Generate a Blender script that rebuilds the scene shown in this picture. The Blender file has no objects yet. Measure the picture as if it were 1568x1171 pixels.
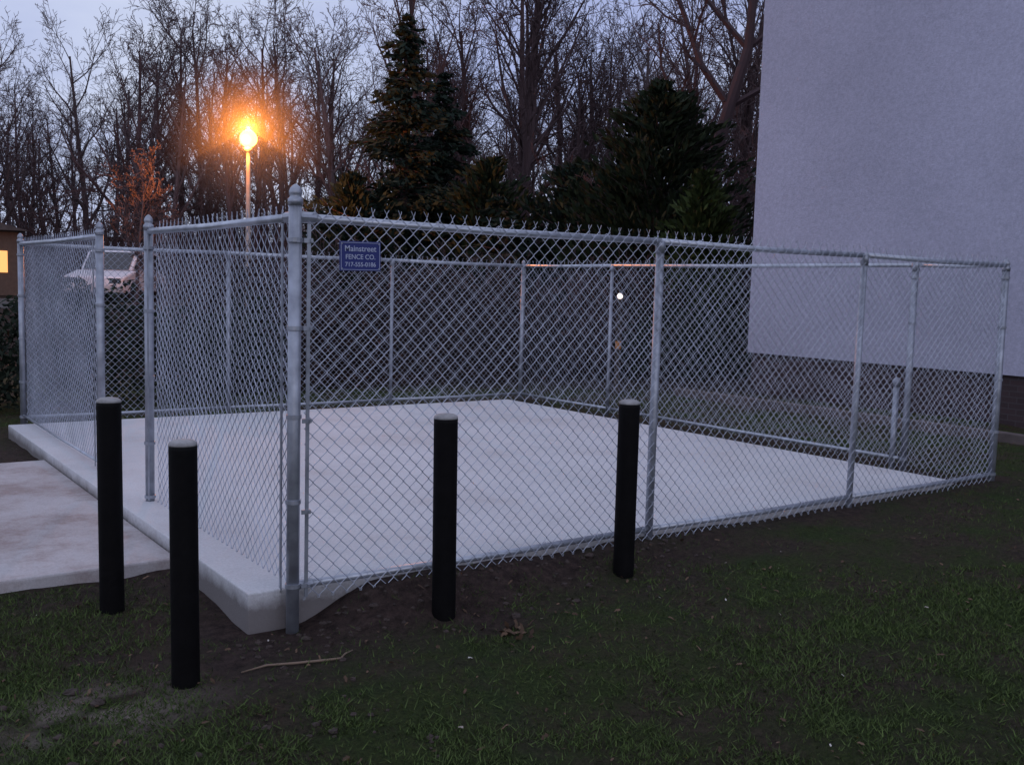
import bpy, math, random
import numpy as np
from mathutils import Vector, Matrix
random.seed(7); rng=np.random.default_rng(7)
scene=bpy.context.scene
scene.view_settings.view_transform='Standard'
scene.view_settings.look='None'; scene.view_settings.exposure=0
COL=scene.collection

# ------------------------------------------------------------ helpers
def link(o,parent=None):
    COL.objects.link(o)
    if parent is not None: o.parent=parent
    return o
def empty(name,loc=(0,0,0)):
    e=bpy.data.objects.new(name,None); e.location=loc; e.empty_display_size=.2
    COL.objects.link(e); return e
def meshobj(name,V,F,mat=None,parent=None,smooth=False,loc=None):
    me=bpy.data.meshes.new(name); me.from_pydata([tuple(v) for v in V],[],[tuple(f) for f in F]); me.update()
    if smooth: me.polygons.foreach_set('use_smooth',[True]*len(me.polygons))
    o=bpy.data.objects.new(name,me)
    if mat: me.materials.append(mat)
    if loc is not None: o.location=loc
    return link(o,parent)
def npmesh(name,V,n):
    V=np.asarray(V,dtype=np.float32).reshape(-1,3); N=len(V)//n
    me=bpy.data.meshes.new(name)
    me.vertices.add(len(V)); me.vertices.foreach_set('co',V.ravel())
    me.loops.add(len(V)); me.loops.foreach_set('vertex_index',np.arange(len(V),dtype=np.int32))
    me.polygons.add(N); me.polygons.foreach_set('loop_start',np.arange(0,len(V),n,dtype=np.int32))
    me.update(calc_edges=True); return me
class MB:
    def __init__(s): s.V=[]; s.F=[]
    def tube(s,pts,rad,n=8,cap=True):
        pts=[Vector(p) for p in pts]
        if not hasattr(rad,'__len__'): rad=[rad]*len(pts)
        b=len(s.V); up=None
        for i,p in enumerate(pts):
            d=(pts[min(i+1,len(pts)-1)]-pts[max(i-1,0)])
            if d.length<1e-9: d=Vector((0,0,1))
            d.normalize()
            if up is None:
                up=Vector((0,0,1)) if abs(d.z)<.9 else Vector((1,0,0))
            a=d.cross(up)
            if a.length<1e-5: a=d.cross(Vector((0,1,.3)))
            a.normalize(); c=a.cross(d); up=c
            for k in range(n):
                t=2*math.pi*k/n
                s.V.append(p+(a*math.cos(t)+c*math.sin(t))*rad[i])
        for i in range(len(pts)-1):
            for k in range(n):
                k2=(k+1)%n
                s.F.append((b+i*n+k,b+i*n+k2,b+(i+1)*n+k2,b+(i+1)*n+k))
        if cap:
            s.F.append(tuple(b+k for k in range(n))[::-1])
            e=b+(len(pts)-1)*n; s.F.append(tuple(e+k for k in range(n)))
    def box(s,x0,x1,y0,y1,z0,z1):
        b=len(s.V)
        for z in (z0,z1):
            for (x,y) in ((x0,y0),(x1,y0),(x1,y1),(x0,y1)): s.V.append(Vector((x,y,z)))
        for f in ((3,2,1,0),(4,5,6,7),(0,1,5,4),(1,2,6,5),(2,3,7,6),(3,0,4,7)): s.F.append(tuple(b+i for i in f))
    def lathe(s,prof,n=16,c=(0,0,0)):
        b=len(s.V)
        for (r,z) in prof:
            for k in range(n):
                t=2*math.pi*k/n; s.V.append(Vector((c[0]+r*math.cos(t),c[1]+r*math.sin(t),c[2]+z)))
        for i in range(len(prof)-1):
            for k in range(n):
                k2=(k+1)%n; s.F.append((b+i*n+k,b+i*n+k2,b+(i+1)*n+k2,b+(i+1)*n+k))
        s.F.append(tuple(b+k for k in range(n))[::-1]); e=b+(len(prof)-1)*n; s.F.append(tuple(e+k for k in range(n)))
    def prism(s,prof,y0,y1,ox=0,oz=0):
        b=len(s.V); n=len(prof)
        for y in (y0,y1):
            for (x,z) in prof: s.V.append(Vector((x+ox,y,z+oz)))
        s.F.append(tuple(b+i for i in range(n))); s.F.append(tuple(b+n+i for i in range(n))[::-1])
        for i in range(n):
            j=(i+1)%n; s.F.append((b+i,b+n+i,b+n+j,b+j))
    def obj(s,name,mat,parent=None,smooth=False,loc=None):
        return meshobj(name,s.V,s.F,mat,parent,smooth,loc)

def newmat(name):
    m=bpy.data.materials.new(name); m.use_nodes=True
    nt=m.node_tree; b=nt.nodes['Principled BSDF']; return m,nt,b
def simple(name,col,rough=.6,metal=0,var=.15,scale=8,bump=0,bscale=60,spec=None):
    m,nt,b=newmat(name); N=nt.nodes; L=nt.links
    tc=N.new('ShaderNodeTexCoord'); no=N.new('ShaderNodeTexNoise'); no.inputs['Scale'].default_value=scale; no.inputs['Detail'].default_value=6
    L.new(tc.outputs['Object'],no.inputs['Vector'])
    cr=N.new('ShaderNodeValToRGB')
    cr.color_ramp.elements[0].position=.3; cr.color_ramp.elements[1].position=.7
    cr.color_ramp.elements[0].color=tuple(c*(1-var) for c in col)+(1,); cr.color_ramp.elements[1].color=tuple(min(1,c*(1+var)) for c in col)+(1,)
    L.new(no.outputs['Fac'],cr.inputs[0]); L.new(cr.outputs[0],b.inputs['Base Color'])
    b.inputs['Roughness'].default_value=rough; b.inputs['Metallic'].default_value=metal
    if spec is not None: b.inputs['Specular IOR Level'].default_value=spec
    if bump:
        n2=N.new('ShaderNodeTexNoise'); n2.inputs['Scale'].default_value=bscale; n2.inputs['Detail'].default_value=4
        L.new(tc.outputs['Object'],n2.inputs['Vector']); bp=N.new('ShaderNodeBump'); bp.inputs['Strength'].default_value=bump; bp.inputs['Distance'].default_value=.02
        L.new(n2.outputs['Fac'],bp.inputs['Height']); L.new(bp.outputs[0],b.inputs['Normal'])
    return m
def plain(name,col,rough=.9):
    m,nt,b=newmat(name); b.inputs['Base Color'].default_value=tuple(col)+(1,); b.inputs['Roughness'].default_value=rough; b.inputs['Specular IOR Level'].default_value=.15
    return m
def island(name,c0,c1,rough=.8,trans=0):
    m,nt,b=newmat(name); N=nt.nodes; L=nt.links
    g=N.new('ShaderNodeNewGeometry'); cr=N.new('ShaderNodeValToRGB')
    cr.color_ramp.elements[0].color=tuple(c0)+(1,); cr.color_ramp.elements[1].color=tuple(c1)+(1,)
    L.new(g.outputs['Random Per Island'],cr.inputs[0]); L.new(cr.outputs[0],b.inputs['Base Color'])
    b.inputs['Roughness'].default_value=rough; b.inputs['Specular IOR Level'].default_value=.2
    return m
def emit(name,col,st):
    m,nt,b=newmat(name); b.inputs['Base Color'].default_value=tuple(col)+(1,)
    b.inputs['Emission Color'].default_value=tuple(col)+(1,); b.inputs['Emission Strength'].default_value=st; return m

# ------------------------------------------------------------ camera
Xc=Vector((.812,-.0323,.5829)); Yc=Vector((-.5829,-.0923,.8072)); Zc=Vector((.0277,-.9952,-.0938))
right=Vector((Xc.x,Yc.x,Zc.x)).normalized(); fwd=Vector((Xc.z,Yc.z,Zc.z)); fwd=(fwd-right*fwd.dot(right)).normalized(); up=right.cross(fwd)
cam=bpy.data.cameras.new('Camera'); co=bpy.data.objects.new('Camera',cam); COL.objects.link(co)
M=Matrix.Identity(4)
for i in range(3): M[i][0]=right[i]; M[i][1]=up[i]; M[i][2]=-fwd[i]
CAM=Vector((-1.99,-4.56,1.524))
M.translation=CAM; co.matrix_world=M
cam.sensor_width=36; cam.sensor_fit='HORIZONTAL'; cam.lens=36*1544/1568; cam.clip_start=.05; cam.clip_end=2000
scene.camera=co

# ------------------------------------------------------------ materials
galv=simple('galvanized_steel',(.33,.35,.40),.42,.6,.25,12)
railm=simple('galvanized_rail',(.46,.49,.55),.36,.6,.2,9)
wire=simple('galvanized_wire',(.44,.47,.55),.5,.35,.25,3)
black=simple('black_bollard_paint',(.004,.0035,.004),.7,0,.3,9,.15,40,spec=.12)
topcap=simple('weathered_cap',(.30,.29,.29),.7,0,.25,30,.2,60)
bark=plain('bark',(.085,.058,.062))
bark2=plain('bark_pale',(.120,.090,.094))
needles=island('needles',(.007,.015,.012),(.023,.038,.024))
needles2=island('cedar_foliage',(.009,.016,.009),(.030,.042,.017))
needles3=island('green_cedar_foliage',(.020,.032,.009),(.055,.08,.022))
brushleaf=island('brush_leaves',(.017,.011,.011),(.052,.030,.026))
hedgeleaf=island('hedge_leaves',(.008,.014,.010),(.026,.036,.022))

# ------------------------------------------------------------ terrain
def sstep(a,b,x):
    t=np.clip((x-a)/(b-a),0,1); return t*t*(3-2*t)
def vnoise(x,y,s,seed=0):
    r=np.random.default_rng(seed); T=r.random((64,64))
    u=x/s; v=y/s; iu=np.floor(u).astype(int); iv=np.floor(v).astype(int); fu=u-iu; fv=v-iv
    fu=fu*fu*(3-2*fu); fv=fv*fv*(3-2*fv)
    a=T[iu%64,iv%64]; b=T[(iu+1)%64,iv%64]; c=T[iu%64,(iv+1)%64]; d=T[(iu+1)%64,(iv+1)%64]
    return (a*(1-fu)+b*fu)*(1-fv)+(c*(1-fu)+d*fu)*fv
LOT=.72
def gz(x,y):
    x=np.asarray(x,float); y=np.asarray(y,float)
    z=-.20+.13*sstep(-.2,4.0,x)
    z=z+.07*sstep(.3,1.6,y)*(1-sstep(-.2,3,x))
    bank=sstep(-.42,.0,y)*(1-sstep(6.6,7.2,x))*sstep(.0,.5,x)*(1-sstep(.2,.5,y))
    z=z+bank*np.maximum(-.035-z,0)
    z=z+.035*(vnoise(x,y,.9,1)-.5)+.022*(vnoise(x,y,.27,2)-.5)+.010*(vnoise(x,y,.09,3)-.5)
    d=(x+1.99)*.583+(y+4.56)*.807
    z=z+4.2*sstep(50,90,d)
    z=z+(LOT+.12)*sstep(12,20,y)
    inpath=(x<-.1)&(y>1.0)&(y<5.0); z=np.where(inpath,np.minimum(z,-.125),z)
    inpad=(x>-.25)&(x<6.1)&(y>.11)&(y<6.7); z=np.where(inpad,np.minimum(z,-.07),z)
    inlot=(x<13)&(y>21)&(y<32); z=np.where(inlot,LOT-.09,z)
    return z
def mudf(x,y):
    dx=np.maximum(np.maximum(-.25-x,x-1.3),0); dy=np.maximum(np.maximum(-.05-y,y-1),0)
    d=np.hypot(dx,dy)
    m=1-sstep(.15,.95,d+.8*(vnoise(x,y,.5,5)-.5)+.4*(vnoise(x,y,.12,15)-.5))
    m2=sstep(1.4,2.0,-x+.8*(vnoise(x,y,.6,6)-.5)+.3*(vnoise(x,y,.12,16)-.5))*(y<2)
    dx=np.maximum(np.maximum(-.5-x,x-6.5),0); dy=np.maximum(np.maximum(-.05-y,y-7),0); d=np.hypot(dx,dy)
    m3=.75*(1-sstep(.0,.42,d+.5*(vnoise(x,y,.4,8)-.5)+.25*(vnoise(x,y,.1,18)-.5)))
    dist=(x+1.99)*.583+(y+4.56)*.807
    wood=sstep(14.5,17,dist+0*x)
    return np.clip(np.maximum(np.maximum(m,m2),m3),0,1),wood
def axis(lo,hi,st,far):
    a=list(np.arange(lo,hi+st/2,st)); s=st; v=hi
    while v<far: s*=1.16; v+=s; a.append(v)
    s=st; v=lo; b=[]
    while v>-far: s*=1.16; v-=s; b.append(v)
    return np.array(b[::-1]+a)
ax=axis(-5,9,.06,500); ay=axis(-4.2,7.5,.06,500)
GX,GY=np.meshgrid(ax,ay,indexing='ij'); GZ=gz(GX,GY)
nx,ny=GX.shape; V=np.stack([GX,GY,GZ],-1).reshape(-1,3)
I=np.arange(nx*ny).reshape(nx,ny); F=np.stack([I[:-1,:-1],I[1:,:-1],I[1:,1:],I[:-1,1:]],-1).reshape(-1,4)
me=bpy.data.meshes.new('ground'); me.vertices.add(len(V)); me.vertices.foreach_set('co',V.astype(np.float32).ravel())
me.loops.add(F.size); me.loops.foreach_set('vertex_index',F.astype(np.int32).ravel())
me.polygons.add(len(F)); me.polygons.foreach_set('loop_start',np.arange(0,F.size,4,dtype=np.int32)); me.update(calc_edges=True)
me.polygons.foreach_set('use_smooth',[True]*len(F))
mud,wood=mudf(V[:,0],V[:,1])
gx,gy=V[:,0],V[:,1]
pale=np.exp(-(((gx+1.02)/.34)**2+((gy+.48)/.24)**2))*sstep(.35,.60,vnoise(gx,gy,.13,31)*.6+vnoise(gx,gy,.3,32)*.4)*1.5
for nm,a in (('mud',mud),('wood',wood),('pale',np.clip(pale,0,1))):
    at=me.attributes.new(nm,'FLOAT','POINT'); at.data.foreach_set('value',a.astype(np.float32))
g,nt,b=newmat('lawn_and_soil'); N=nt.nodes; L=nt.links
tc=N.new('ShaderNodeTexCoord')
def noise(sc,det=6,rough=.6):
    n=N.new('ShaderNodeTexNoise'); n.inputs['Scale'].default_value=sc; n.inputs['Detail'].default_value=det; n.inputs['Roughness'].default_value=rough; L.new(tc.outputs['Object'],n.inputs['Vector']); return n
def ramp(src,p0,c0,p1,c1):
    r=N.new('ShaderNodeValToRGB'); r.color_ramp.elements[0].position=p0; r.color_ramp.elements[1].position=p1
    r.color_ramp.elements[0].color=tuple(c0)+(1,); r.color_ramp.elements[1].color=tuple(c1)+(1,); L.new(src,r.inputs[0]); return r
def mix(f,a,bb):
    m=N.new('ShaderNodeMix'); m.data_type='RGBA'
    if isinstance(f,(int,float)): m.inputs[0].default_value=f
    else: L.new(f,m.inputs[0])
    L.new(a,m.inputs[6]); L.new(bb,m.inputs[7]); return m.outputs[2]
grassc=ramp(noise(45,5,.8).outputs['Fac'],.35,(.018,.030,.009),.7,(.07,.10,.028))
brown=ramp(noise(30,6,.8).outputs['Fac'],.35,(.026,.020,.015),.7,(.105,.080,.058))
mudc=ramp(noise(16,9,.8).outputs['Fac'],.32,(.016,.011,.010),.72,(.12,.080,.070))
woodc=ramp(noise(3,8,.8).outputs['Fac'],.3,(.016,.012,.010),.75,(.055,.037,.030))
palec=ramp(noise(22,6,.8).outputs['Fac'],.3,(.16,.12,.10),.7,(.42,.35,.31))
pat=ramp(noise(1.3,6,.65).outputs['Fac'],.42,(0,0,0),.60,(1,1,1))
c=mix(pat.outputs[0],grassc.outputs[0],brown.outputs[0])
am=N.new('ShaderNodeAttribute'); am.attribute_name='mud'; aw=N.new('ShaderNodeAttribute'); aw.attribute_name='wood'; ap=N.new('ShaderNodeAttribute'); ap.attribute_name='pale'
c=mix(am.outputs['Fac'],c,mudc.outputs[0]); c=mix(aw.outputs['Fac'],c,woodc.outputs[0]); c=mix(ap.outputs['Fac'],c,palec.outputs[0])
L.new(c,b.inputs['Base Color']); b.inputs['Roughness'].default_value=.95; b.inputs['Specular IOR Level'].default_value=.15
bp=N.new('ShaderNodeBump'); bp.inputs['Strength'].default_value=1; bp.inputs['Distance'].default_value=.04
L.new(noise(45,7,.8).outputs['Fac'],bp.inputs['Height']); L.new(bp.outputs[0],b.inputs['Normal'])
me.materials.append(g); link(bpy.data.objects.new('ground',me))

# ------------------------------------------------------------ concrete
def concrete(name,c0,c1,stain,sp=(.55,.72)):
    m,nt,b=newmat(name); N=nt.nodes; L=nt.links; tc=N.new('ShaderNodeTexCoord')
    def nz(s,d=6,r=.6):
        n=N.new('ShaderNodeTexNoise'); n.inputs['Scale'].default_value=s; n.inputs['Detail'].default_value=d; n.inputs['Roughness'].default_value=r; L.new(tc.outputs['Object'],n.inputs['Vector']); return n
    def rp(src,p0,a,p1,bb):
        r=N.new('ShaderNodeValToRGB'); r.color_ramp.elements[0].position=p0; r.color_ramp.elements[1].position=p1; r.color_ramp.elements[0].color=tuple(a)+(1,); r.color_ramp.elements[1].color=tuple(bb)+(1,); L.new(src.outputs['Fac'],r.inputs[0]); return r
    a=rp(nz(2.2,8,.7),.3,c0,.7,c1); s=rp(nz(1.1,8,.75),sp[0],(0,0,0),sp[1],(.8,.8,.8))
    mx=N.new('ShaderNodeMix'); mx.data_type='RGBA'; L.new(s.outputs[0],mx.inputs[0]); L.new(a.outputs[0],mx.inputs[6]); mx.inputs[7].default_value=tuple(stain)+(1,)
    f=rp(nz(60,4,.85),.3,(.78,.78,.78),.6,(1,1,1)); m2=N.new('ShaderNodeMix'); m2.data_type='RGBA'; m2.blend_type='MULTIPLY'; m2.inputs[0].default_value=1
    L.new(mx.outputs[2],m2.inputs[6]); L.new(f.outputs[0],m2.inputs[7])
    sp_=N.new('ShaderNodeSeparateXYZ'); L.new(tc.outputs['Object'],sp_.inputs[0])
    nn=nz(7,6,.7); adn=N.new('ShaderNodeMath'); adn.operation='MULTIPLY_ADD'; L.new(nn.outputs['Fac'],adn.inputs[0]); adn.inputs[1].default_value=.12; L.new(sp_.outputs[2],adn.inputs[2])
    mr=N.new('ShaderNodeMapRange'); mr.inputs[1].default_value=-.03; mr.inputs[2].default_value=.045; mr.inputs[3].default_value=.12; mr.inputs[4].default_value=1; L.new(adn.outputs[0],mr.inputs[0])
    m3=N.new('ShaderNodeMix'); m3.data_type='RGBA'; L.new(mr.outputs[0],m3.inputs[0]); m3.inputs[6].default_value=(.15,.13,.125,1); L.new(m2.outputs[2],m3.inputs[7])  # slab darkens down its sides: stain plus side shading put into the colour
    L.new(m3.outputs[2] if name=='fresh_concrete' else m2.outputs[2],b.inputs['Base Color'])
    b.inputs['Roughness'].default_value=.8
    bp=N.new('ShaderNodeBump'); bp.inputs['Strength'].default_value=.35; bp.inputs['Distance'].default_value=.01; L.new(nz(70,5).outputs['Fac'],bp.inputs['Height']); L.new(bp.outputs[0],b.inputs['Normal'])
    return m
def bevelbox(name,x0,x1,y0,y1,z0,z1,mat,bev=.012):
    m=MB(); m.box(x0,x1,y0,y1,z0,z1); o=m.obj(name,mat)
    bm=o.modifiers.new('b','BEVEL'); bm.width=bev; bm.segments=2; return o
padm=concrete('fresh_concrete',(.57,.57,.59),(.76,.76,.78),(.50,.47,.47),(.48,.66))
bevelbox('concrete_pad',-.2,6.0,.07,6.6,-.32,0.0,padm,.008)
pathm=concrete('path_concrete',(.44,.41,.42),(.68,.65,.66),(.27,.20,.185),(.42,.58))
bevelbox('concrete_path',-14,-.205,1.15,4.8,-.25,-.075,pathm,.012)
asphalt=simple('asphalt',(.055,.052,.05),.9,0,.3,4,.3,40)
m=MB(); m.box(-35,12.5,21.5,31.5,.4,LOT); m.obj('parking_lot',asphalt)

# ------------------------------------------------------------ fence
def chainlink(p0,p1,z0,z1,off=0,w=.078,r=.0022,seed=0):
    p0=np.array(p0,float); p1=np.array(p1,float); Lg=np.linalg.norm(p1-p0); d=(p1-p0)/Lg; n=np.array([d[1],-d[0]])
    hw=w/2; K=int(Lg/hw); J=int(round((z1-z0)/hw)); hz=(z1-z0)/J
    k=np.arange(K)[:,None]; j=np.arange(J+1)[None,:]
    par=(k+j)%2
    s=(k+par)*hw+np.where(par==1,.0018,-.0018); z=z0+j*hz+0*k
    q=off+np.where(par==1,.0025,-.0025)
    q=q+.016*(vnoise(s+seed*7,z,.8,20)-.5)+.004*(vnoise(s,z,.2,21)-.5)
    s=s+.014*(vnoise(s+seed,z+3,.5,22)-.5)
    z=z+.012*(vnoise(s+seed*3,z+1,.7,23)-.5)
    V=[]
    for (os,on) in ((1.4,0),(0,1),(-1.4,0),(0,-1)):
        ss=s+os*r; qq=q+on*r
        V.append(np.stack([p0[0]+d[0]*ss+n[0]*qq,p0[1]+d[1]*ss+n[1]*qq,z],-1))
    V=np.stack(V,2)
    idx=np.arange(K*(J+1)*4).reshape(K,J+1,4)
    F=[]
    for a in range(4):
        b2=(a+1)%4
        F.append(np.stack([idx[:,:-1,a],idx[:,:-1,b2],idx[:,1:,b2],idx[:,1:,a]],-1).reshape(-1,4))
    V=V.reshape(-1,3); F=np.concatenate(F)
    mb=MB()
    for i in range(K):
        if (i+J)%2==0: continue
        sx=(i+1)*hw; ln=random.gauss(0,.006)
        for sg in (-1,1):
            P=[]
            for t,o2 in ((0,sg*.003),(.012,-sg*.003),(.022,sg*.003),(.034+random.random()*.010,sg*(.006+.009*random.random())+ln)):
                P.append((p0[0]+d[0]*(sx+o2)+n[0]*(off+sg*.002),p0[1]+d[1]*(sx+o2)+n[1]*(off+sg*.002),z1-.004+t))
            mb.tube(P,r*.9,3,False)
    for i in range(K):
        if i%2==1: continue
        sx=i*hw
        P=[(p0[0]+d[0]*(sx+o2)+n[0]*off,p0[1]+d[1]*(sx+o2)+n[1]*off,z0+t) for o2,t in ((-.006,.006),(-.004,-.008),(.004,-.008),(.006,.006))]
        mb.tube(P,r,3,False)
    base=len(V); V2=np.array([tuple(v) for v in mb.V]); allV=np.concatenate([V,V2])
    F=[tuple(f) for f in F.tolist()]+[tuple(i+base for i in f) for f in mb.F]
    return allV.tolist(),F
H=1.83
fence=empty('chain_link_fence')
posts=MB(); rails=MB(); fit=MB()
def post(x,y,r,top,bot,cap='dome',lean=(0,0)):
    posts.tube([(x,y,bot),(x+lean[0],y+lean[1],top)],r,14)
    x+=lean[0]; y+=lean[1]
    if cap=='dome':
        posts.lathe([(r*1.12,-.03),(r*1.14,0),(r*.95,.004),(r*.8,.012),(r*.95,.022),(r*.98,.034),(r*.75,.052),(r*.4,.064),(r*.1,.070)],14,(x,y,top))
    else:
        posts.lathe([(r*1.2,-.05),(r*1.25,0),(r*1.1,.02),(r*.6,.032),(r*.1,.036)],14,(x,y,top))
def band(x,y,r,z): fit.lathe([(r+.001,-.011),(r+.005,-.01),(r+.005,.01),(r+.001,.011)],14,(x,y,z))
L_=6.45; W=6.93
post(0,0,.0325,1.915,-.5)
post(L_,0,.030,1.81,-.4)
post(L_,W,.030,1.84,-.4); post(0,W,.030,1.87,-.4)
post(2.4,0,.026,H-.02,-.4,'loop'); post(4.45,0,.024,H-.02,-.4,'loop',(.02,0))
post(0,2.4,.03,1.87,-.1); post(0,3.7,.03,1.87,-.1)
post(2.2,W,.022,H-.02,-.4,'loop'); post(4.36,W,.022,H-.02,-.4,'loop')
post(L_,.85,.03,H,-.4,'loop'); post(L_,.97,.028,.75,-.4,'loop'); post(L_,5.05,.022,H-.02,-.4,'loop')
RT=.0205
def rail(a,b2,z,r=RT): rails.tube([(a[0],a[1],z),((a[0]+b2[0])/2,(a[1]+b2[1])/2,z-.008),(b2[0],b2[1],z)],r,10)
for a,b2 in (((0,0),(2.4,0)),((2.4,0),(4.45,0)),((4.45,0),(L_,0)),((0,0),(0,2.4)),((0,3.7),(0,W)),((0,W),(2.2,W)),((2.2,W),(4.36,W)),((4.36,W),(L_,W)),((L_,0),(L_,.85)),((L_,.85),(L_,5.05)),((L_,5.05),(L_,W))):
    rail(a,b2,H)
for a,b2 in (((0,0),(2.4,0)),((2.4,0),(4.45,0)),((4.45,0),(L_,0)),((0,W),(2.2,W)),((2.2,W),(4.36,W)),((4.36,W),(L_,W)),((L_,.9),(L_,5.05)),((L_,5.05),(L_,W))):
    rail(a,b2,.03,.0185)
rail((0,3.7),(0,W),.05,.012)
for z in (.03,.45,.87,1.30,1.72): band(0,0,.0325,z)
for z in (.03,.4,.85,1.3,1.72):
    fit.box(.03,.075,-.036,-.028,z-.011,z+.011); fit.lathe([(.008,-.008),(.008,.008)],6,(.068,-.04,z))
    for (x,y) in ((0,2.4),(0,3.7),(0,W),(L_,0),(L_,W),(L_,.85)): band(x,y,.032,z)
fit.box(.050,.068,-.030,-.024,-.03,1.80)
fit.box(-.034,-.028,.07,.088,-.02,1.80)
fit.box(-.034,-.028,2.31,2.328,.02,1.80); fit.box(-.034,-.028,3.77,3.788,.02,1.80)
fit.tube([(.02,0,H),(.1,0,H)],.027,12); fit.tube([(.02,0,.03),(.1,0,.03)],.024,12)
fit.tube([(0,.02,H),(0,.1,H)],.027,12)
posts.obj('posts',galv,fence,True); rails.obj('rails',railm,fence,True); fit.obj('fittings',galv,fence,False)
for i,(a,b2,z0,off) in enumerate((((.05,0),(L_-.03,0),-.035,.025),((0,2.33),(0,.08),.0,-.03),((0,W),(0,3.77),.02,-.03),((0.03,W),(L_-.03,W),-.02,.025),((L_,W-.03),(L_,.03),-.02,-.025))):
    V,F=chainlink(a,b2,z0,H+.03,off,seed=i,r=.0024 if i in (0,1) else .0021)
    meshobj('mesh_panel_%d'%(i+1),V,F,wire,fence)
ties=MB()
for i in range(16):
    x=.4+i*.39
    for z,r in ((H,RT),(.03,.0185)):
        P=[(x+.004*k/8,math.cos(k*math.pi/4)*(r+.003),z+math.sin(k*math.pi/4)*(r+.003)) for k in range(9)]
        ties.tube(P,.0022,4,False)
ties.obj('tie_wires',wire,fence)

# ------------------------------------------------------------ sign
blue=simple('sign_blue',(.012,.022,.16),.45,0,.1,5)
white=simple('sign_white',(.42,.46,.62),.5,0,.05,5)
sg=empty('fence_sign',(.315,-.062,1.655)); sg.rotation_euler=(0,math.radians(-1.0),0)
m=MB(); m.box(-.112,.112,-.0025,.0025,-.072,.072); o=m.obj('plate',blue,sg)
bm=o.modifiers.new('b','BEVEL'); bm.width=.0015
m=MB(); 
for (x0,x1,z0,z1) in ((-.106,.106,.0645,.0665),(-.106,.106,-.0665,-.0645),(-.106,-.104,-.064,.064),(.104,.106,-.064,.064)): m.box(x0,x1,-.0045,-.002,z0,z1)
m.obj('border',white,sg)
for i,(t,s,z) in enumerate((('Mainstreet',.040,.024),('FENCE CO.',.033,-.014),('717-555-0186',.030,-.050))):
    cu=bpy.data.curves.new('lettering_%d'%i,'FONT'); cu.body=t; cu.size=s; cu.align_x='CENTER'; cu.extrude=.0006; cu.offset=.0003
    o=bpy.data.objects.new('lettering_%d'%(i+1),cu); cu.materials.append(white); link(o,sg); o.location=(0,-.0035,z); o.rotation_euler=(math.pi/2,0,0)
m=MB()
for x in (-.10,.10):
    for z in (-.06,.06): m.tube([(x,-.006,z),(x,.04,z)],.003,6)
m.obj('fixings',galv,sg)

# ------------------------------------------------------------ bollards
for i,(x,y,h,gzz,r) in enumerate(((-.65,-.38,1.04,-.20,.0585),(-.68,.70,1.055,-.15,.060),(.70,-.29,.99,-.12,.061),(1.93,-.29,.98,-.09,.061))):
    bo=empty('bollard',(x,y,gzz)); bo.rotation_euler=(random.uniform(-.008,.008),random.uniform(-.008,.008),i)
    m=MB(); m.lathe([(r,-.4),(r,0),(r*1.01,.02),(r,.1),(r,h-.03),(r,h-.012)],28); m.obj('pipe',black,bo,True)
    m=MB(); m.lathe([(r*.995,h-.0118),(r*1.0,h-.006),(r*.95,h+.002),(r*.7,h+.010),(r*.3,h+.014),(r*.05,h+.015)],28); m.obj('concrete_fill',topcap,bo,True)

# ------------------------------------------------------------ building
stucco,nt,b=newmat('painted_siding'); N=nt.nodes; L=nt.links
tc=N.new('ShaderNodeTexCoord'); n1=N.new('ShaderNodeTexNoise'); n1.inputs['Scale'].default_value=22; n1.inputs['Detail'].default_value=8; n1.inputs['Roughness'].default_value=.85
L.new(tc.outputs['Object'],n1.inputs['Vector'])
r=N.new('ShaderNodeValToRGB'); r.color_ramp.elements[0].position=.35; r.color_ramp.elements[1].position=.65; r.color_ramp.elements[0].color=(.40,.415,.54,1); r.color_ramp.elements[1].color=(.60,.615,.77,1)
L.new(n1.outputs['Fac'],r.inputs[0])
n3=N.new('ShaderNodeTexNoise'); n3.inputs['Scale'].default_value=.4; n3.inputs['Detail'].default_value=4; L.new(tc.outputs['Object'],n3.inputs['Vector'])
r3=N.new('ShaderNodeValToRGB'); r3.color_ramp.elements[0].position=.3; r3.color_ramp.elements[1].position=.7; r3.color_ramp.elements[0].color=(.82,.82,.82,1); r3.color_ramp.elements[1].color=(1,1,1,1); L.new(n3.outputs['Fac'],r3.inputs[0])
mx=N.new('ShaderNodeMix'); mx.data_type='RGBA'; mx.blend_type='MULTIPLY'; mx.inputs[0].default_value=1; L.new(r.outputs[0],mx.inputs[6]); L.new(r3.outputs[0],mx.inputs[7]); L.new(mx.outputs[2],b.inputs['Base Color'])
b.inputs['Roughness'].default_value=.85
bp=N.new('ShaderNodeBump'); bp.inputs['Strength'].default_value=.5; bp.inputs['Distance'].default_value=.03; L.new(n1.outputs['Fac'],bp.inputs['Height']); L.new(bp.outputs[0],b.inputs['Normal'])
brick,nt,b=newmat('brick_foundation'); N=nt.nodes; L=nt.links
tc=N.new('ShaderNodeTexCoord'); sp=N.new('ShaderNodeSeparateXYZ'); cb=N.new('ShaderNodeCombineXYZ'); L.new(tc.outputs['Object'],sp.inputs[0]); ad=N.new('ShaderNodeMath'); L.new(sp.outputs[0],ad.inputs[0]); L.new(sp.outputs[1],ad.inputs[1]); L.new(ad.outputs[0],cb.inputs[0]); L.new(sp.outputs[2],cb.inputs[1])
bt=N.new('ShaderNodeTexBrick'); bt.inputs['Scale'].default_value=1; bt.inputs['Brick Width'].default_value=.21; bt.inputs['Row Height'].default_value=.075; bt.inputs['Mortar Size'].default_value=.006
bt.inputs['Color1'].default_value=(.034,.024,.027,1); bt.inputs['Color2'].default_value=(.058,.038,.042,1); bt.inputs['Mortar'].default_value=(.06,.052,.058,1)
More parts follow.
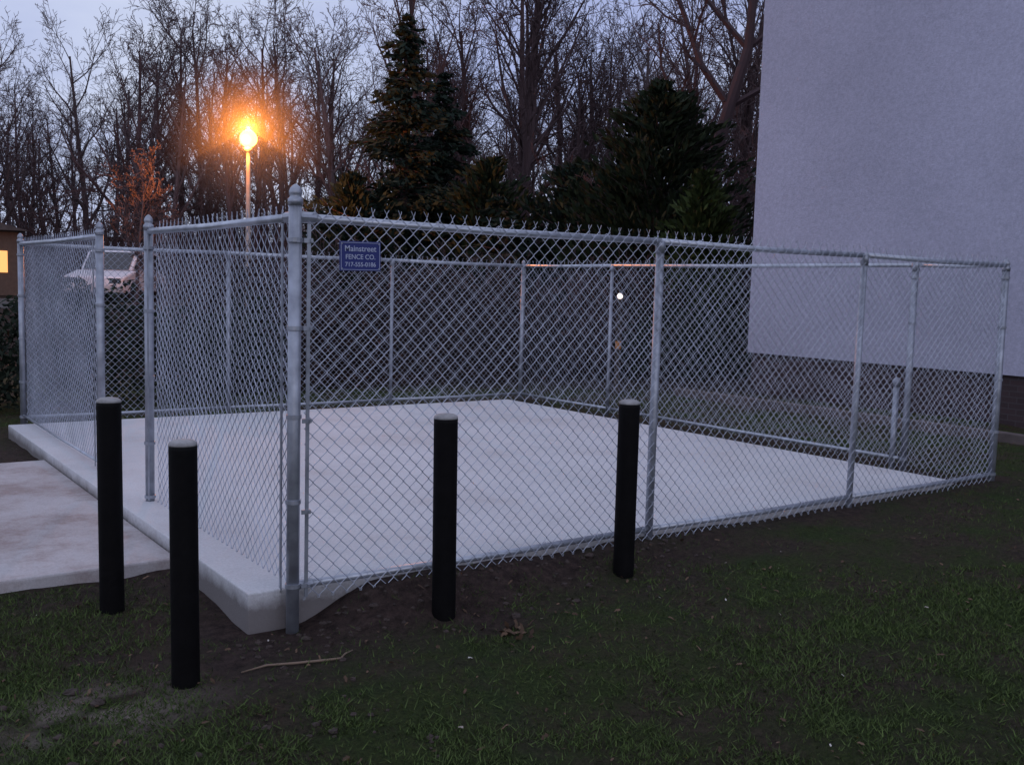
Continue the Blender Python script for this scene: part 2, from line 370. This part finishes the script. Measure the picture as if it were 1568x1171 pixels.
L.new(cb.outputs[0],bt.inputs['Vector']); L.new(bt.outputs['Color'],b.inputs['Base Color']); b.inputs['Roughness'].default_value=.9
bld=empty('siding_building')
BX,BY=10.7,6.5
m=MB(); m.box(BX,BX+13,BY-16,BY,.58,8.6); o=m.obj('walls',stucco,bld)
m=MB(); m.box(BX+.05,BX+12.95,BY-15.95,BY-.05,-.4,.58-.003); m.obj('foundation',brick,bld)
roofm=simple('shingles',(.07,.065,.065),.9,0,.3,6)
m=MB(); m.prism([(BX-.4,8.603),(BX+13.4,8.603),(BX+6.5,11.6)],BY-16.4,BY+.4); m.obj('roof',roofm,bld)
glass=simple('window_glass',(.03,.035,.045),.1,0,.1); trim=simple('trim',(.6,.6,.62),.6)
mg=MB(); mt=MB()
for z in (1.5,4.8):
    for x in (BX+2.5,BX+6.5,BX+10.5):
        mg.box(x-.5,x+.5,BY+.001,BY+.02,z,z+1.4)
        mt.box(x-.58,x+.58,BY+.001,BY+.04,z-.09,z-.002); mt.box(x-.58,x+.58,BY+.001,BY+.04,z+1.402,z+1.49); mt.box(x-.58,x-.502,BY+.001,BY+.04,z,z+1.4); mt.box(x+.502,x+.58,BY+.001,BY+.04,z,z+1.4)
mg.obj('windows',glass,bld); mt.obj('window_trim',trim,bld)
timber=simple('timber',(.11,.09,.085),.85,0,.3,5)
bevelbox('timber_edging',9.15,9.30,-6,6.6,-.15,.04,timber,.01)

# ------------------------------------------------------------ trees
def grow(mb,p,d,Ln,r,lv,maxlv,par):
    n=5 if lv==0 else (4 if lv==1 else (3 if lv==2 else (2 if lv==3 else 1)))
    pts=[Vector(p)]; rad=[r]; dirs=[Vector(d)]
    cur=Vector(p); dd=Vector(d).normalized()
    for i in range(n):
        j=par['wob'][min(lv,3)]
        dd=(dd+Vector((random.gauss(0,j),random.gauss(0,j),random.gauss(0,j)*.6+par['up'][min(lv,3)]))).normalized()
        cur=cur+dd*Ln/n; pts.append(cur.copy()); dirs.append(dd.copy())
        rad.append(max(par['rmin'],r*(1-(i+1)/n*.78)))
    mb.tube(pts,rad,7 if lv==0 else (4 if lv==1 else 3),False)
    if lv>=maxlv: return
    nc=par['n'][lv]
    for c in range(nc):
        t=par['start'][min(lv,3)]+(1-par['start'][min(lv,3)])*(c+random.random())/nc
        t=min(t,.999); k=int(t*n); f=t*n-k
        q=pts[k].lerp(pts[k+1],f); rr=rad[k]*(1-f)+rad[k+1]*f; base=dirs[min(k+1,n)]
        ph=random.uniform(0,6.283); a=base.orthogonal().normalized(); bb=base.cross(a)
        side=a*math.cos(ph)+bb*math.sin(ph); an=math.radians(random.uniform(*par['ang'][min(lv,3)]))
        nd=base*math.cos(an)+side*math.sin(an)
        nl=Ln*par['len'][min(lv,3)]*random.uniform(.7,1.15)*(1-.45*t if lv==0 else 1-.35*t)
        grow(mb,q,nd,nl,max(par['rmin'],rr*.62),lv+1,maxlv,par)
par=dict(wob=[.05,.13,.18,.2],up=[.02,.07,.05,.03],n=[12,6,5,3],start=[.25,.15,.12,.1],ang=[(22,48),(25,55),(25,60),(25,60)],len=[.5,.52,.52,.52],rmin=.009)
variants=[]
for i in range(6):
    mb=MB(); random.seed(100+i); h=12
    p2=dict(par)
    if i%3==1: p2=dict(par,start=[.35,.15,.12,.1],ang=[(15,38),(20,50),(25,60),(25,60)])
    grow(mb,(0,0,-.3),(random.gauss(0,.07),random.gauss(0,.07),1),h*.92,.15+.05*random.random(),0,4,p2)
    if i%2==0:
        grow(mb,(0.05,0,.2),(.28,.1,1),h*.75,.12,0,4,dict(p2,n=[9,5,5,3]))
    me=bpy.data.meshes.new('bare_tree_mesh_%d'%i); me.from_pydata([tuple(v) for v in mb.V],[],mb.F); me.materials.append(bark if i%3 else bark2); variants.append(me)
shr=[]
for i in range(3):
    mb=MB(); random.seed(200+i)
    for k in range(6):
        grow(mb,(random.gauss(0,.25),random.gauss(0,.25),-.1),(random.gauss(0,.4),random.gauss(0,.4),1),random.uniform(1.6,2.8),.022,1,4,dict(par,n=[0,7,5,3],up=[0,.05,.03,.03],len=[.5,.5,.5,.5],rmin=.006))
    me=bpy.data.meshes.new('brush_mesh_%d'%i); me.from_pydata([tuple(v) for v in mb.V],[],mb.F); me.materials.append(bark); shr.append(me)
woods=empty('distant_trees')
random.seed(5)
F2=Vector((.585,.811,0)); R2=Vector((.811,-.585,0))
def inst(me,name,parent,x,y,s,sz=1):
    o=bpy.data.objects.new(name,me); o.location=(x,y,float(gz(x,y))); o.scale=(s,s,s*sz); o.rotation_euler=(0,0,random.uniform(0,6.28)); link(o,parent)
cnt=0
for (dmin,dmax,num,smin,smax) in ((33,41,46,.70,1.10),(42,56,64,.85,1.25),(58,80,60,.8,1.2)):
    for i in range(num):
        d=random.uniform(dmin,dmax); u=(i+random.random())/num*2-1; lat=u*d*.82
        p=CAM+F2*d+R2*lat
        if -40<p.x<14 and 20.5<p.y<32.5: continue
        if p.x<9 and p.y<37: continue
        s=random.uniform(smin,smax)*(1.0+.12*u)
        inst(random.choice(variants),'tree_%d'%cnt,woods,p.x,p.y,s,random.uniform(.9,1.1)); cnt+=1
brush=empty('underbrush')
for i in range(200):
    d=random.uniform(31,60); lat=random.uniform(-.75,.75)*d; p=CAM+F2*d+R2*lat
    if p.x<13.5 and 20<p.y<33: continue
    if p.x<9 and p.y<38: continue
    if p.x>9 and p.y<7.5: continue
    inst(random.choice(shr),'shrub_%d'%i,brush,p.x,p.y,random.uniform(1.2,2.3),random.uniform(.9,1.2))
def leafmesh(name,P,size,mat,parent=None,stretch=1.0,dirs=None,flat=0):
    P=np.asarray(P); n=len(P)
    a=rng.normal(size=(n,3)); a/=np.linalg.norm(a,axis=1)[:,None]
    if dirs is not None: a=a*.5+dirs; a/=np.linalg.norm(a,axis=1)[:,None]
    b2=rng.normal(size=(n,3)); b2-=a*(a*b2).sum(1)[:,None]; b2/=np.linalg.norm(b2,axis=1)[:,None]
    s=(size*(.5+rng.random(n)))[:,None]
    V=np.stack([P-a*s*stretch,P+b2*s*.45,P+a*s*stretch,P-b2*s*.45],1)
    me=npmesh(name,V.reshape(-1,3),4); me.materials.append(mat); o=bpy.data.objects.new(name,me); return link(o,parent)
def conifer(x,y,h,rad,mat,seed,name='spruce_tree',dens=1.0,cedar=False):
    random.seed(seed); z0=float(gz(x,y)); h=h-z0; e=empty(name,(x,y,z0))
    mb=MB(); mb.tube([(0,0,-.2),(.03,.02,h*.5),(0,0,h*.99)],[h*.018+.02,h*.011,.01],8); P=[]; D=[]
    z=h*(.04 if cedar else .08)
    while z<h*.985:
        t=z/h
        if cedar: R=rad*(math.sin(min(1,(1-t)*1.25)*math.pi*.5)**.8)*(.35+.65*min(1,t*5+.3))
        else: R=rad*(1-t)**.85+.08
        nb=random.randint(5,7)
        for k in range(nb):
            ph=random.uniform(0,6.283); l=R*random.uniform(.5,1.22)
            rise=random.uniform(.25,.9) if cedar else random.uniform(-.25,.12)
            tip=Vector((math.cos(ph)*l,math.sin(ph)*l,rise*l*.7)); mid=tip*.5+Vector((0,0,(-.04 if cedar else .06)*l))
            base=Vector((0,0,z)); mb.tube([base,base+mid,base+tip],[.018,.012,.004],3,False)
            m_=int(l*34*dens)+7
            for i in range(m_):
                u=random.random()**.6; c_=(base+mid*2*u if u<.5 else base+mid.lerp(tip,(u-.5)*2))
                sp=.08+.13*l*(1-u*.6)
                P.append((c_.x+random.gauss(0,sp*.8),c_.y+random.gauss(0,sp*.8),c_.z+random.gauss(0,sp*.34)-(0 if cedar else .03)))
                D.append((tip.x/l*.8,tip.y/l*.8,(.7 if cedar else -.2)))
        z+=random.uniform(.11,.21) if not cedar else random.uniform(.09,.17)
    mb.obj('trunk_and_branches',bark,e); leafmesh('foliage',P,.085,mat,e,1.3,np.array(D))
    return e
conifer(12.3,20.7,9.1,2.3,needles,1)
conifer(13.9,21.3,7.8,2.1,needles,2)
conifer(12.8,16.7,3.9,1.5,needles,3)
conifer(14.7,12.9,6.4,2.3,needles2,4,'cedar_tree',1.0,True)
conifer(13.2,10.1,4.1,.9,needles3,5,'cedar_tree',1.1,True)
conifer(15.0,16.5,4.9,1.7,needles,6,'cedar_tree',.8,True)
conifer(10.6,20.5,4.5,1.6,needles,8,'cedar_tree',.8,True)
conifer(13.6,18.3,5.0,1.7,needles2,9,'cedar_tree',.8,True)
conifer(18.5,18.0,5.6,2.0,needles,10,'cedar_tree',.7,True)
def bare(x,y,h,seed,r=.16,mat=bark2,**kw):
    random.seed(seed); mb=MB(); p2=dict(par,**kw)
    grow(mb,(0,0,-.3),(0,0,1),h,r,0,4,p2)
    o=mb.obj('bare_tree',mat); o.location=(x,y,float(gz(x,y))); return o
bare(5.0,21.0,3.3,31,.06,start=[.3,.15,.1,.1],n=[12,8,6,4])
random.seed(77); mb=MB()
P=[Vector(p) for p in ((0,0,-.3),(.1,0,2.2),(.35,.0,4.4),(.75,-.2,6.2),(1.1,-.4,7.6),(1.05,-.6,9.4),(1.6,-.8,11.5))]
mb.tube(P,[.22,.2,.17,.15,.12,.08,.03],9,False)
for (k,d,l,r_) in ((2,(-.7,.3,.9),4,.09),(3,(-.5,.6,1),5,.10),(3,(.9,-.6,.6),4,.08),(4,(-.8,.5,1),4.5,.08),(4,(.9,-.7,.9),4,.07),(5,(-.5,.3,1),3.5,.05),(5,(.6,-.2,.8),3,.05),(1,(-.8,.6,.7),3,.06),(6,(0,0,1),2,.03)):
    grow(mb,P[k],Vector(d).normalized(),l,r_,1,4,dict(par,n=[13,8,5,3]))
o=mb.obj('bare_tree',bark); o.location=(16.3,13.2,-.1)

def mass(name,x0,x1,y0,y1,hf,n,size,mat):
    x=rng.uniform(x0,x1,n); y=rng.uniform(y0,y1,n); top=hf*(.62+.65*vnoise(x,y,.8,40))*np.sqrt(np.clip(1-((y-(y0+y1)/2)/((y1-y0)/2))**4,.05,1))
    z=top*rng.random(n)**.6-.1
    return leafmesh(name,np.stack([x,y,z],1),size,mat)
mass('hedge',-6,3.6,8.3,9.9,1.3,22000,.045,hedgeleaf)
mass('shrub_thicket',3.0,12.4,9.2,12.0,1.75,30000,.05,brushleaf)
mass('shrub_thicket',10.2,20,8.2,10.2,1.3,14000,.05,hedgeleaf)
for i in range(20):
    random.seed(900+i); inst(shr[i%3],'thicket_twigs_%d'%i,brush,random.uniform(3.2,12.5),random.uniform(9.4,13),random.uniform(.6,.85))

# ------------------------------------------------------------ lamps
sl=empty('street_lamp',(7.2,19.3,-.1))
m=MB(); m.lathe([(.16,.3),(.16,.95),(.10,1.0),(.065,1.08),(.062,1.5),(.052,4.55),(.05,4.70),(.10,4.72),(.11,4.78),(.07,4.82)],16); m.obj('pole',simple('lamp_pole',(.45,.42,.38),.5,.0),sl,True)
m=MB(); R=.21; m.lathe([(R*math.sin(math.pi*k/12)+.001,R-R*math.cos(math.pi*k/12)+4.80) for k in range(13)],20); m.obj('globe',emit('sodium_globe',(1,.50,.10),7),sl,True)
for i,(x,y,z,e_) in enumerate(((0,0,5.26,950),(-.20,-.24,4.93,240))):
    ld=bpy.data.lights.new('sodium_light','POINT'); ld.energy=e_; ld.color=(1,.27,.035); ld.shadow_soft_size=0
    lo=bpy.data.objects.new('sodium_light_%d'%i,ld); link(lo,sl); lo.location=(x,y,z)
# scattering sphere added around the lamp to give its halo, thinning outwards
halo_volume=bpy.data.materials.new('halo_volume'); halo_volume.use_nodes=True; nt=halo_volume.node_tree; nt.nodes.clear(); N=nt.nodes; L=nt.links
ou=N.new('ShaderNodeOutputMaterial'); vs=N.new('ShaderNodeVolumeScatter'); vs.inputs['Color'].default_value=(1,1,1,1)
tc=N.new('ShaderNodeTexCoord'); vl=N.new('ShaderNodeVectorMath'); vl.operation='LENGTH'; L.new(tc.outputs['Object'],vl.inputs[0])
mr=N.new('ShaderNodeMapRange'); mr.interpolation_type='SMOOTHSTEP'; mr.inputs[1].default_value=.2; mr.inputs[2].default_value=2.4; mr.inputs[3].default_value=.042; mr.inputs[4].default_value=0; L.new(vl.outputs['Value'],mr.inputs[0])
L.new(mr.outputs[0],vs.inputs['Density']); L.new(vs.outputs[0],ou.inputs['Volume'])
m=MB(); R=2.5; m.lathe([(R*math.sin(math.pi*k/12)+.001,-R*math.cos(math.pi*k/12)) for k in range(13)],24); m.obj('halo_volume',halo_volume,sl,True,(0,0,5.0))
gl=empty('garden_lamp',(8.47,7.15,-.08))
m=MB(); m.lathe([(.08,-.1),(.07,.05),(.045,.1),(.038,1.42),(.055,1.44),(.045,1.47)],12); m.obj('post',simple('lamp_post_brown',(.05,.035,.03),.6),gl,True)
m=MB(); R=.045; m.lathe([(R*math.sin(math.pi*k/10)+.001,R-R*math.cos(math.pi*k/10)+1.47) for k in range(11)],16); m.obj('globe',emit('lamp_white',(1,.88,.8),1.5),gl,True)
m=MB(); m.lathe([(.0460,.70),(.0462,.72),(.0462,.80),(.0460,.82)],12); m.obj('reflector_band',simple('orange_band',(.5,.2,.05),.5),gl,True)

# ------------------------------------------------------------ car and house beyond
cr_=empty('parked_car',(6.7,29.2,LOT)); cr_.rotation_euler=(0,0,math.radians(238))
wp=simple('car_paint',(.62,.66,.74),.3,0,.05)
m=MB(); m.prism([(-2.25,.32),(2.2,.30),(2.32,.5),(2.28,.78),(1.2,.98),(-2.2,1.0),(-2.3,.85),(-2.32,.5)],-.9,.9); o=m.obj('body',wp,cr_); bb=o.modifiers.new('b','BEVEL'); bb.width=.06; bb.segments=3
m=MB(); m.prism([(-2.15,1.0),(1.15,.985),(.45,1.56),(.2,1.62),(-1.75,1.62),(-1.95,1.5)],-.78,.78); o=m.obj('cabin',wp,cr_); bb=o.modifiers.new('b','BEVEL'); bb.width=.05; bb.segments=3
m=MB()
for y in (-.785,.785):
    m.prism([(-.05,1.04),(.95,1.04),(.42,1.48),(-.05,1.52)],y-.004,y+.004); m.prism([(-1.05,1.04),(-.12,1.04),(-.12,1.53),(-1.05,1.53)],y-.004,y+.004); m.prism([(-1.95,1.04),(-1.12,1.04),(-1.12,1.53),(-1.7,1.5)],y-.004,y+.004)
m.prism([(1.13,1.02),(1.16,1.02),(.50,1.56),(.47,1.56)],-.68,.68); m.box(-2.12,-2.07,-.65,.65,1.08,1.48); m.obj('windows',glass,cr_)
m=MB()
for x in (-1.4,1.4):
    for y in (-.92,.72): 
        m.tube([(x,y,.33),(x,y+.2,.33)],.33,20)
m.obj('wheels',black,cr_)
m=MB(); m.box(2.24,2.34,-.8,-.5,.6,.74); m.box(2.24,2.34,.5,.8,.6,.74); m.obj('headlights',glass,cr_)
m=MB(); m.box(-2.35,-2.27,-.86,-.7,.7,.95); m.box(-2.35,-2.27,.7,.86,.7,.95); m.obj('tail_lights',simple('tail_red',(.3,.01,.01),.3),cr_)
hs=empty('distant_house',(0,0,.8))
m=MB(); m.box(-6,4.7,34.5,42,-.3,2.2); m.obj('walls',simple('house_wall',(.10,.075,.06),.8),hs)
m=MB(); m.prism([(-6.4,2.203),(5.0,2.203),(-.5,3.7)],34.1,42.4); m.obj('roof',roofm,hs)
m=MB(); m.box(3.9,4.35,34.46,34.497,.75,1.5); m.obj('lit_window',emit('window_light',(1,.50,.16),1.0),hs)
m=MB(); m.box(1.0,1.9,34.46,34.497,-.05,2.0); m.obj('door',timber,hs)

# ------------------------------------------------------------ grass, leaves, debris
def scatter(n,dmin,dmax,latk):
    d=dmin+(dmax-dmin)*rng.random(n)**.8; lat=(rng.random(n)*2-1)*latk*d
    return CAM.x+.585*d+.811*lat, CAM.y+.811*d-.585*lat
def ok(x,y):
    pad=(x>-.24)&(x<6.05)&(y>.03)&(y<6.65); path=(x<-.18)&(y>1.1)&(y<4.85); bl=(x>BX-.05)&(y<BY)
    return ~(pad|path|bl)
xs=[];ys=[]
for (n,a,b2) in ((240000,2.2,6.0),(130000,6,14)):
    x,y=scatter(n,a,b2,.68); md,wd=mudf(x,y); dens=(1-md*.93)*(.16+1.2*sstep(.40,.62,vnoise(x,y,.9,11)*.45+vnoise(x,y,.22,12)*.3+vnoise(x,y,.08,13)*.25))
    k=ok(x,y)&(rng.random(n)<dens); xs.append(x[k]); ys.append(y[k])
x=np.concatenate(xs); y=np.concatenate(ys); n=len(x); z=gz(x,y)
an=rng.random(n)*6.283; h=.010+.026*rng.random(n)**1.8; wd=.0022+.002*rng.random(n); ln=rng.normal(size=(n,2))*.8*h[:,None]
B=np.stack([x,y,z-.004],1); wv=np.stack([np.cos(an)*wd,np.sin(an)*wd,0*x],1)
T=B+np.stack([ln[:,0],ln[:,1],h],1)
me=npmesh('grass',np.stack([B-wv,B+wv,T],1).reshape(-1,3),3); me.materials.append(island('grass_blades',(.025,.042,.012),(.10,.145,.04))); link(bpy.data.objects.new('grass',me))
def leafV(x,y,s,tilt=.3):
    n=len(x); z=gz(x,y)+.010
    an=rng.random(n)*6.283
    d=np.stack([np.cos(an),np.sin(an),rng.normal(size=n)*tilt],1)*s[:,None]; p=np.stack([-np.sin(an),np.cos(an),rng.normal(size=n)*tilt*1.3],1)*s[:,None]*.5
    C=np.stack([x,y,z],1); up_=np.zeros((n,3)); up_[:,2]=s*.35*rng.random(n)
    V=np.stack([C-d,C-d*.5+p*.7+up_,C-d*.1+p*.45+up_,C+d*.3+p*.9+up_*.6,C+d,C+d*.35-p*.8+up_*.4,C-d*.05-p*.45+up_,C-d*.45-p*.9+up_],1)
    return V.reshape(-1,3)
def leaves(name,n,a,b2,smin,smax,mat,extra=None):
    x,y=scatter(n,a,b2,.68); k=ok(x,y); x=x[k]; y=y[k]; s=smin+(smax-smin)*rng.random(len(x))
    V=leafV(x,y,s)
    if extra is not None: V=np.concatenate([V,extra])
    me=npmesh(name,V,8); me.materials.append(mat); link(bpy.data.objects.new(name,me))
nn=16; ex=leafV(.87+rng.normal(size=nn)*.06,-.64+rng.normal(size=nn)*.05,.02+.02*rng.random(nn),.6)
nn=160; xx=rng.uniform(-1.9,2.6,nn); yy=rng.uniform(-1.0,-.1,nn); ex2=leafV(xx,yy,.006+.012*rng.random(nn),.5)
leaves('fallen_leaves',1400,2.2,13,.006,.021,island('leaf_brown',(.04,.024,.016),(.16,.10,.066)),np.concatenate([ex,ex2]))
leaves('pale_fallen_leaves',110,2.3,12,.008,.017,island('leaf_pale',(.24,.19,.15),(.58,.54,.50)))
random.seed(3)
m=MB(); pts=[(-.42,-.42),(-.30,-.41),(-.18,-.44),(-.05,-.48),(.02,-.50),(.06,-.46),(.11,-.44)]
m.tube([(x,y,float(gz(x,y))+.010) for x,y in pts],[.003,.005,.006,.006,.005,.004,.002],6); m.obj('stick',simple('dead_wood',(.20,.14,.10),.9),None,True)
m=MB()
for i in range(300):
    if i<130: x=random.uniform(-2.0,.0); y=random.uniform(-1.6,-.05)
    else: x=random.uniform(-.3,2.6); y=-.03-abs(random.gauss(0,.20))
    s=random.uniform(.004,.016) if random.random()<.94 else random.uniform(.016,.03)
    z=float(gz(x,y)); b0=len(m.V)
    m.lathe([(s*random.uniform(.7,1),-.01),(s*random.uniform(.9,1.3),s*.3),(s*random.uniform(.5,.9),s*.65),(s*.2,s*.8)],6,(x,y,z))
    for v in m.V[b0:]: v.x+=random.gauss(0,s*.18); v.y+=random.gauss(0,s*.18); v.z+=random.gauss(0,s*.1)
m.obj('dirt_clods',simple('clod',(.05,.035,.030),.95,0,.4,20))

# ------------------------------------------------------------ sky + sun
w=bpy.data.worlds.new('World'); scene.world=w; w.use_nodes=True; nt=w.node_tree; N=nt.nodes; L=nt.links
bg=N['Background']; sky=N.new('ShaderNodeTexSky'); sky.sky_type='NISHITA'; sky.sun_disc=False
EL=math.radians(6); AZ=math.radians(200)
sky.sun_elevation=EL; sky.sun_rotation=AZ; sky.air_density=1; sky.dust_density=1; sky.ozone_density=3
tc=N.new('ShaderNodeTexCoord'); mp=N.new('ShaderNodeMapping'); mp.inputs['Scale'].default_value=(1,1,2.6); L.new(tc.outputs['Generated'],mp.inputs[0])
no=N.new('ShaderNodeTexNoise'); no.inputs['Scale'].default_value=2.4; no.inputs['Detail'].default_value=7; L.new(mp.outputs[0],no.inputs['Vector'])
cr=N.new('ShaderNodeValToRGB'); cr.color_ramp.elements[0].position=.35; cr.color_ramp.elements[1].position=.62
cr.color_ramp.elements[0].color=(.46,.52,.84,1); cr.color_ramp.elements[1].color=(.78,.84,1.04,1); L.new(no.outputs['Fac'],cr.inputs[0])
sc=N.new('ShaderNodeVectorMath'); sc.operation='SCALE'; sc.inputs['Scale'].default_value=9.6; L.new(cr.outputs[0],sc.inputs[0])
mx=N.new('ShaderNodeMix'); mx.data_type='RGBA'; mx.inputs[0].default_value=.87; L.new(sky.outputs[0],mx.inputs[6]); L.new(sc.outputs[0],mx.inputs[7])
L.new(mx.outputs[2],bg.inputs[0]); bg.inputs[1].default_value=.1
sd=bpy.data.lights.new('sun','SUN'); sd.energy=.1; sd.angle=math.radians(30); sd.color=(1,.93,.95)
so=bpy.data.objects.new('sun',sd); link(so)
dirv=Vector((math.sin(AZ)*math.cos(EL),math.cos(AZ)*math.cos(EL),math.sin(EL)+.3)).normalized()
so.rotation_euler=dirv.to_track_quat('Z','Y').to_euler()
print('OBJS',len(bpy.data.objects),'trees',cnt)
